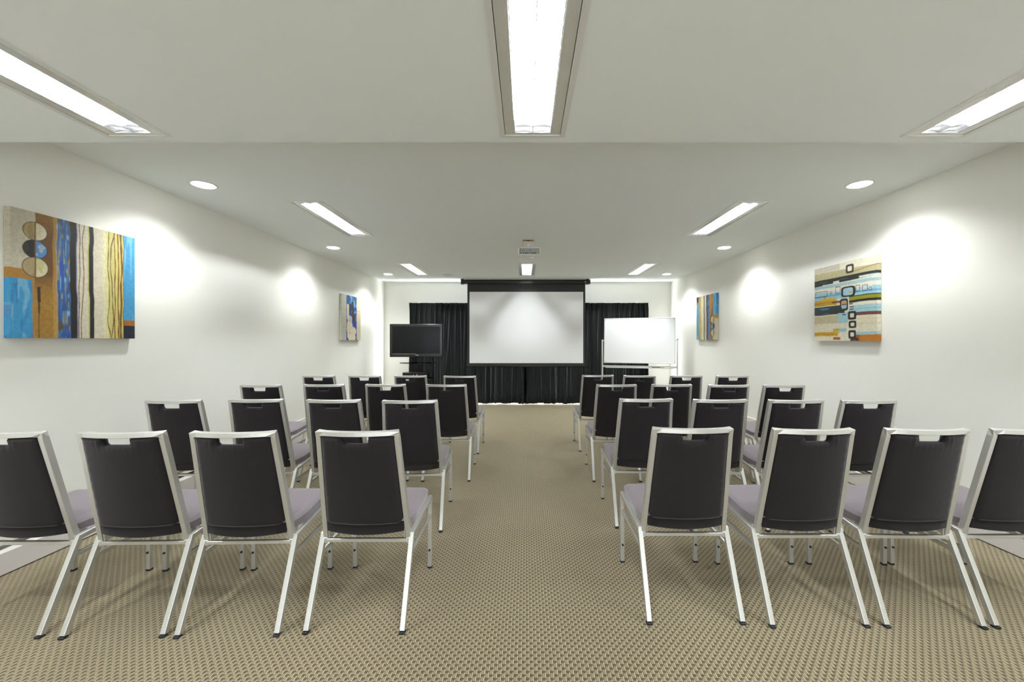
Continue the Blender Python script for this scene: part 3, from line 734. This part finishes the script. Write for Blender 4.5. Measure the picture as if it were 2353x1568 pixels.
# ---------------------------------------------------------------- curtains
YC = 8.375
def make_curtain(label, x0, x1, seed, lead=0):
    rnd = random.Random(seed); W = x1 - x0; nf = round(W / .106); per = 16; nx = nf * per; nz = 46
    H = 2.075
    amp = [rnd.uniform(.35, 1.35) for _ in range(nf + 2)]; ph = [rnd.uniform(-.8, .8) for _ in range(nf + 2)]
    ax = [rnd.uniform(-1, 1) for _ in range(nf + 2)]; cr = [rnd.uniform(-1, 1) for _ in range(nf * 3 + 6)]
    bm = bmesh.new(); G = []
    for j in range(nz + 1):
        v = j / nz; z = H * (1 - v ** 1.0)
        row = []
        for i in range(nx + 1):
            s = i / per; k = int(min(s, nf - 1e-6)); f = s - k
            a = lerp(amp[k], amp[k + 1], f); p = lerp(ph[k], ph[k + 1], f)
            top = math.exp(-((H - z) / .10) ** 2)
            A = .034 * a * (1 - .55 * top)
            w = math.sin(2 * math.pi * (s + p * (1 - top) * v * 1.5))
            w2 = .28 * math.sin(4 * math.pi * s + 1.3 * p * 4) * (1 - top)
            # pinch pleats: a sharp tuck under the header
            pin = .016 * top * (1 if abs(f - .5) < .10 else -.3)
            y = YC - A * (w + w2) - pin
            x = x0 + W * i / nx + .018 * lerp(ax[k], ax[k + 1], f) * v + .010 * math.cos(2 * math.pi * s) * (1 - top)
            low = max(0, (.30 - z) / .30)
            if low > 0:
                kk = int(s * 3); g_ = s * 3 - kk; c = lerp(cr[kk], cr[kk + 1], g_)
                y += -.030 * low ** 1.5 * (1 + c) * .8 + .012 * low * math.sin(z * 60 + c * 6) * (abs(c))
                x += .012 * low * math.sin(z * 45 + k)
            zz = z
            sag = .004 * abs(math.sin(math.pi * s / 3.0)) * top
            if j == nz:
                zz = .006 + .016 * max(0, math.sin(s * 1.7 + seed)) + .008 * abs(lerp(cr[k], cr[k + 1], f))
            row.append(bm.verts.new((x, y, zz - sag if j < nz else zz)))
        G.append(row)
    for j in range(nz):
        for i in range(nx): bm.faces.new((G[j][i], G[j][i + 1], G[j + 1][i + 1], G[j + 1][i]))
    bmesh.ops.solidify(bm, geom=bm.faces[:], thickness=.0025)
    o = finish('curtain', bm, M['cloth_curtain'], smooth=True)
    return tag(o, label, 'curtain', 'black pleated curtains across the back wall')
make_curtain('black pleated curtain behind the television, left half of the pair', -2.39, .012, 4)
make_curtain('black pleated curtain behind the whiteboard, right half of the pair', -.030, 2.51, 9)
bm = bmesh.new(); box(bm, -2.40, 2.52, YC - .004, YC + .012, 2.082, 2.098)
for x in (-2.2, -1.1, 0, 1.1, 2.3): box(bm, x - .012, x + .012, YC + .012, YB, 2.084, 2.096)
o = finish('curtain_track', bm, M['white_trim'], None, .001, seg=1); tag(o, 'thin white curtain track along the top of the black curtains', 'curtain track')

# ---------------------------------------------------------------- projection screen
YP = 8.10
t = thing('projection_screen', 'large pull-down projection screen with black border, hanging in front of the curtains', 'screen', (0, YP, 0))
bm = bmesh.new()
prof = [(-.045, .0), (-.045, .055), (-.030, .080), (.045, .080), (.045, 0), (.03, -.006), (-.03, -.006)]
zc = 2.425
A = [bm.verts.new((-1.267, y, zc + z)) for y, z in prof]; B = [bm.verts.new((1.277, y, zc + z)) for y, z in prof]
for i in range(7): bm.faces.new((A[i], A[(i + 1) % 7], B[(i + 1) % 7], B[i]))
bm.faces.new(A[::-1]); bm.faces.new(B)
case = finish('case', bm, M['black_plastic'], t, .003)
bm = bmesh.new()
for x in (-1.25, 1.22): box(bm, x - .03, x + .03, -.05, .05, zc - .012, zc + .088)
finish('end_cap', bm, M['black_matte'], case, .006)
bm = bmesh.new(); box(bm, 1.165, 1.185, -.0475, -.045, zc + .026, zc + .040); box(bm, 1.192, 1.206, -.0475, -.045, zc + .024, zc + .032)
finish('maker_mark', bm, M['silver'], case)
bm = bmesh.new(); box(bm, -1.20, 1.255, -.02, .03, zc + .078, ZC); finish('ceiling_bracket', bm, M['white_trim'], t, .002)
def sheet(x0, x1, z0, z1, y, wav, nx=60, nz=30, th=.0012):
    bm = bmesh.new(); G = []; K = []
    for j in range(nz + 1):
        z = lerp(z0, z1, j / nz); r = []; q = []
        for i in range(nx + 1):
            x = lerp(x0, x1, i / nx); low = max(0, 1 - (z - .79) / .45)
            yy = y + wav * low ** 1.5 * (math.sin(x * 14 + z * 9) * .6 + math.sin(x * 23 - z * 17) * .4)
            r.append(bm.verts.new((x, yy, z))); q.append(bm.verts.new((x, yy + th, z)))
        G.append(r); K.append(q)
    for j in range(nz):
        for i in range(nx):
            bm.faces.new((G[j][i], G[j][i + 1], G[j + 1][i + 1], G[j + 1][i])); bm.faces.new((K[j + 1][i], K[j + 1][i + 1], K[j][i + 1], K[j][i]))
    for i in range(nx):
        bm.faces.new((K[0][i], K[0][i + 1], G[0][i + 1], G[0][i])); bm.faces.new((G[nz][i], G[nz][i + 1], K[nz][i + 1], K[nz][i]))
    for j in range(nz):
        bm.faces.new((G[j][0], G[j + 1][0], K[j + 1][0], K[j][0])); bm.faces.new((G[j + 1][nx], G[j][nx], K[j][nx], K[j + 1][nx]))
    return bm
fab = finish('border_cloth', sheet(-1.155, 1.18, .79, zc, 0.0, .003), M['screen_black'], t, smooth=True, ang=R(40))
finish('image_surface', sheet(-1.112, 1.138, .853, 2.265, -.0030, .003), M['screen_white'], t, smooth=True, ang=R(40))
bm = bmesh.new(); cyl(bm, (-1.195, 0, .785), (1.235, 0, .785), .011, n=14); finish('bottom_bar', bm, M['black_plastic'], t)

# ---------------------------------------------------------------- television and its stand
tv_x, tv_y, tv_a = -2.10, 7.86, R(5)
t = thing('television', 'black flat television, switched off, on a stand in front of the left wall corner', 'television', (tv_x, tv_y, 0.985), tv_a)
bm = bmesh.new(); box(bm, -.495, .495, -.03, .03, 0, .632); finish('bezel', bm, M['black_plastic'], t, .008)
bm = bmesh.new(); box(bm, -.38, .38, .03, .075, .06, .56); finish('rear_casing', bm, M['black_matte'], t, .01)
bm = bmesh.new(); box(bm, -.445, .452, -.0325, -.029, .066, .585); finish('display', bm, M['screen_glass'], t)
bm = bmesh.new(); box(bm, -.445, .0, -.0318, -.030, .061, .064); finish('trim_line', bm, M['silver'], t)
bm = bmesh.new()
for k in range(6): box(bm, -.012 + k * .010, -.0045 + k * .010, -.0315, -.030, .030, .039 if k % 2 else .042)
finish('maker_mark', bm, M['silver'], t)
t = thing('television_stand', 'black column television stand with a glass shelf and lower cabinet shelves', 'stand', (tv_x, tv_y, 0), tv_a)
for s in (-1, 1):
    bm = bmesh.new(); box(bm, -.03 + s * .085 - .030, -.03 + s * .085 + .030, .10, .15, .05, 1.45); finish('column', bm, M['black_matte'], t, .004)
bm = bmesh.new(); box(bm, -.14, .075, .115, .135, .60, .86); finish('cable_cover', bm, M['black_matte'], t, .004)
bm = bmesh.new(); box(bm, -.22, .16, .0785, .10, 1.15, 1.42); finish('mounting_plate', bm, M['black_matte'], t, .004)
bm = bmesh.new(); vs = [(-.31, -.19), (.32, -.19), (.36, .12), (-.38, .12)]
vs = [(-.24, -.24), (.27, -.24), (.36, .10), (-.34, .10)]
A = [bm.verts.new((x, y, .868)) for x, y in vs]; B = [bm.verts.new((x, y, .878)) for x, y in vs]
for i in range(4): bm.faces.new((A[i], A[(i + 1) % 4], B[(i + 1) % 4], B[i]))
bm.faces.new(A[::-1]); bm.faces.new(B); finish('glass_shelf', bm, M['shelf_glass'], t)
bm = bmesh.new(); box(bm, -.22, .30, -.22, .10, .575, .587); finish('lower_shelf', bm, M['shelf_glass'], t)
bm = bmesh.new(); box(bm, -.36, .36, -.30, .22, .045, .075); finish('base_plate', bm, M['black_matte'], t, .01)
for sx_ in (-1, 1):
    for sy_ in (-1, 1):
        bm = bmesh.new(); cyl(bm, (sx_ * .31 - .012, sy_ * .2 - .04, .0225), (sx_ * .31 + .012, sy_ * .2 - .04, .0225), .0225, n=20); bar(bm, (sx_ * .31, sy_ * .2 - .04, .03), (sx_ * .31, sy_ * .2 - .04, .05), .03, .02); finish('caster', bm, M['rubber'], t)
t = thing('media_player', 'black media player box on the lower shelf of the television stand', 'player', (tv_x + .02, tv_y - .07, .587), tv_a)
bm = bmesh.new(); box(bm, -.235, .235, -.13, .10, 0, .115); finish('casing', bm, M['black_plastic'], t, .004)
bm = bmesh.new(); cyl(bm, (.03, -.136, .07), (.03, -.13, .07), .011, n=16); cyl(bm, (-.03, -.136, .065), (-.03, -.13, .065), .007, n=12); finish('knob', bm, M['silver'], t)

# ---------------------------------------------------------------- mobile whiteboard
wb_a = R(-17); TILT = Matrix.Translation((0, 0, 1.30)) @ Matrix.Rotation(R(-6), 4, 'X') @ Matrix.Translation((0, 0, -1.30))
t = thing('whiteboard', 'white mobile whiteboard on a pale metal stand in front of the right curtain end', 'whiteboard', (2.09, 7.55, 0), wb_a)
bw, z0, z1 = .635, .878, 1.722
bm = bmesh.new(); box(bm, -bw + .008, bw - .008, -.010, .010, z0 + .008, z1 - .008); bm.transform(TILT); finish('board', bm, M['board'], t)
bm = bmesh.new()
for a, b_, c, d in ((-bw, bw, z1 - .016, z1), (-bw, bw, z0, z0 + .016), (-bw, -bw + .016, z0 + .016, z1 - .016), (bw - .016, bw, z0 + .016, z1 - .016)): box(bm, a, b_, -.014, .014, c, d)
bm.transform(TILT); finish('frame', bm, M['board_frame'], t, .002, seg=1)
for sx_ in (-1, 1):
    for z in (z0 + .008, z1 - .008):
        bm = bmesh.new(); cyl(bm, (sx_ * (bw - .02), -.016, z + (.02 if z < 1 else -.02)), (sx_ * (bw - .02), -.010, z + (.02 if z < 1 else -.02)), .008, n=12); bm.transform(TILT); finish('corner_screw', bm, M['proj_grey'], t)
    bm = bmesh.new(); bar(bm, (sx_ * (bw + .032), 0, .06), (sx_ * (bw + .032), 0, 1.318), .026, .026); finish('post', bm, M['board_frame'], t, .003)
    bm = bmesh.new(); cyl(bm, (sx_ * (bw + .032), 0, 1.318), (sx_ * (bw + .032), 0, 1.330), .014, n=14); finish('post_cap', bm, M['black_matte'], t)
    bm = bmesh.new(); cyl(bm, (sx_ * (bw - .005), 0, 1.30), (sx_ * (bw + .03), 0, 1.30), .010, n=14); finish('pivot', bm, M['board_frame'], t)
    bm = bmesh.new(); bar(bm, (sx_ * (bw + .032), -.26, .065), (sx_ * (bw + .032), .26, .065), .03, .03); finish('foot', bm, M['board_frame'], t, .003)
    for sy_ in (-1, 1):
        bm = bmesh.new(); cyl(bm, (sx_ * (bw + .032) - .011, sy_ * .23, .025), (sx_ * (bw + .032) + .011, sy_ * .23, .025), .025, n=20); finish('caster', bm, M['rubber'], t)
bm = bmesh.new(); box(bm, -bw - .02, bw + .02, -.012, .012, .800, .836); finish('crossbar', bm, M['board_frame'], t, .002, seg=1)
bm = bmesh.new(); box(bm, -bw + .03, bw - .03, -.075, -.012, .792, .797); box(bm, -bw + .03, bw - .03, -.075, -.070, .797, .806); finish('pen_tray', bm, M['board_frame'], t, .001, seg=1)
bm = bmesh.new(); box(bm, -.05, .05, -.012, .012, .838, .862); finish('catch', bm, M['black_matte'], t, .003)
rotw = Matrix.Rotation(wb_a, 4, 'Z')
def on_tray(x, y): v = rotw @ Vector((x, y, 0)); return (2.09 + v.x, 7.55 + v.y, .797)
bm = bmesh.new(); box(bm, -.075, .075, -.02, .02, 0, .022); e = finish('board_eraser', bm, M['eraser'], None, .003); e.location = on_tray(.30, -.045); e.rotation_euler = (0, 0, wb_a)
bm = bmesh.new(); box(bm, -.075, .075, -.02, .02, .022, .032); finish('grip', bm, M['proj_grey'], e, .003)
tag(e, 'dark grey board eraser on the whiteboard tray', 'eraser')
t = thing('marker_pen', 'white marker pen with an orange band on the whiteboard tray', 'marker', on_tray(.47, -.045), wb_a)
bm = bmesh.new(); cyl(bm, (-.03, 0, .0095), (.07, 0, .0095), .009, n=16); finish('barrel', bm, M['proj_white'], t)
bm = bmesh.new(); cyl(bm, (-.075, 0, .0095), (-.03, 0, .0095), .0095, n=16); finish('cap', bm, M['orange'], t)

# ---------------------------------------------------------------- ceiling projector
t = thing('ceiling_projector', 'white projector hanging from the ceiling above the aisle', 'projector', (.045, 5.05, ZC))
bm = bmesh.new(); box(bm, -.080, .052, -.10, .10, -.017, 0); finish('plywood_pad', bm, M['plywood'], t, .001, seg=1)
bm = bmesh.new(); box(bm, -.078, .053, -.098, .098, -.021, -.017); finish('ceiling_plate', bm, M['white_trim'], t, .001, seg=1)
bm = bmesh.new(); box(bm, -.024, -.002, -.104, -.100, -.014, -.004); finish('plate_clip', bm, M['black_matte'], t)
bm = bmesh.new(); cyl(bm, (-.012, 0, -.021), (-.012, 0, -.075), .018, n=20); cyl(bm, (-.012, 0, -.050), (-.012, 0, -.066), .036, n=24); finish('mount_arm', bm, M['proj_white'], t, smooth=True, ang=R(40))
bm = bmesh.new()
for a in ((-.10, -.06), (.10, -.06), (-.10, .08), (.10, .08)): bar(bm, (-.012, 0, -.078), (a[0], a[1], -.090), .018, .006, (0, 0, 1))
finish('mount_spider', bm, M['white_trim'], t)
bm = bmesh.new()
zb, ztp = -.185, -.090; f0, f1 = -.10, .16
pr = [(-.138, zb + .012), (-.138, ztp - .012), (-.118, ztp), (.118, ztp), (.136, ztp - .012), (.136, zb + .012), (.126, zb), (-.126, zb)]
A = [bm.verts.new((x, f0, z)) for x, z in pr]; B = [bm.verts.new((x * (1 if x < 0 else .98), f1, z)) for x, z in pr]
for i in range(8): bm.faces.new((A[i], A[(i + 1) % 8], B[(i + 1) % 8], B[i]))
bm.faces.new(A[::-1]); bm.faces.new(B); body = finish('casing', bm, M['proj_white'], t, .003)
bm = bmesh.new(); box(bm, -.126, .124, f0 - .003, f0 + .001, zb + .010, ztp - .010); pp = finish('port_panel', bm, M['proj_grey'], t, .001, seg=1)
bm = bmesh.new()
for x in (-.108, -.072, .018): cyl(bm, (x, f0 - .0045, -.160), (x, f0 - .003, -.160), .006, n=12)
for x in (-.046, -.020, .044, .070): box(bm, x - .010, x + .010, f0 - .0045, f0 - .003, -.165, -.155)
for z in (-.160, -.150): 
    for x in (-.090, .001): box(bm, x - .002, x + .002, f0 - .0045, f0 - .003, z - .002, z + .002)
finish('socket', bm, M['rubber'], pp)
bm = bmesh.new()
for x in (-.075, .013): cyl(bm, (x, f0 - .0042, -.125), (x, f0 - .003, -.125), .010, n=16)
box(bm, -.012, -.009, f0 - .0042, f0 - .003, -.140, -.108); box(bm, -.113, -.103, f0 - .0042, f0 - .003, -.140, -.105)
finish('panel_recess', bm, simple('projector_dark', (.22, .22, .20), .6), pp)
bm = bmesh.new()
for x in (-.078, -.067, -.056): box(bm, x - .0015, x + .0015, -.07, -.055, zb - .001, zb + .001)
finish('vent', bm, M['proj_grey'], body)
bm = bmesh.new(); cyl(bm, (.035, .05, zb - .010), (.035, .05, zb), .024, n=24); finish('foot_knob', bm, M['proj_white'], body)
bm = bmesh.new(); cyl(bm, (-.05, f1, -.135), (-.05, f1 + .025, -.135), .032, n=28); finish('lens_barrel', bm, M['black_plastic'], body)
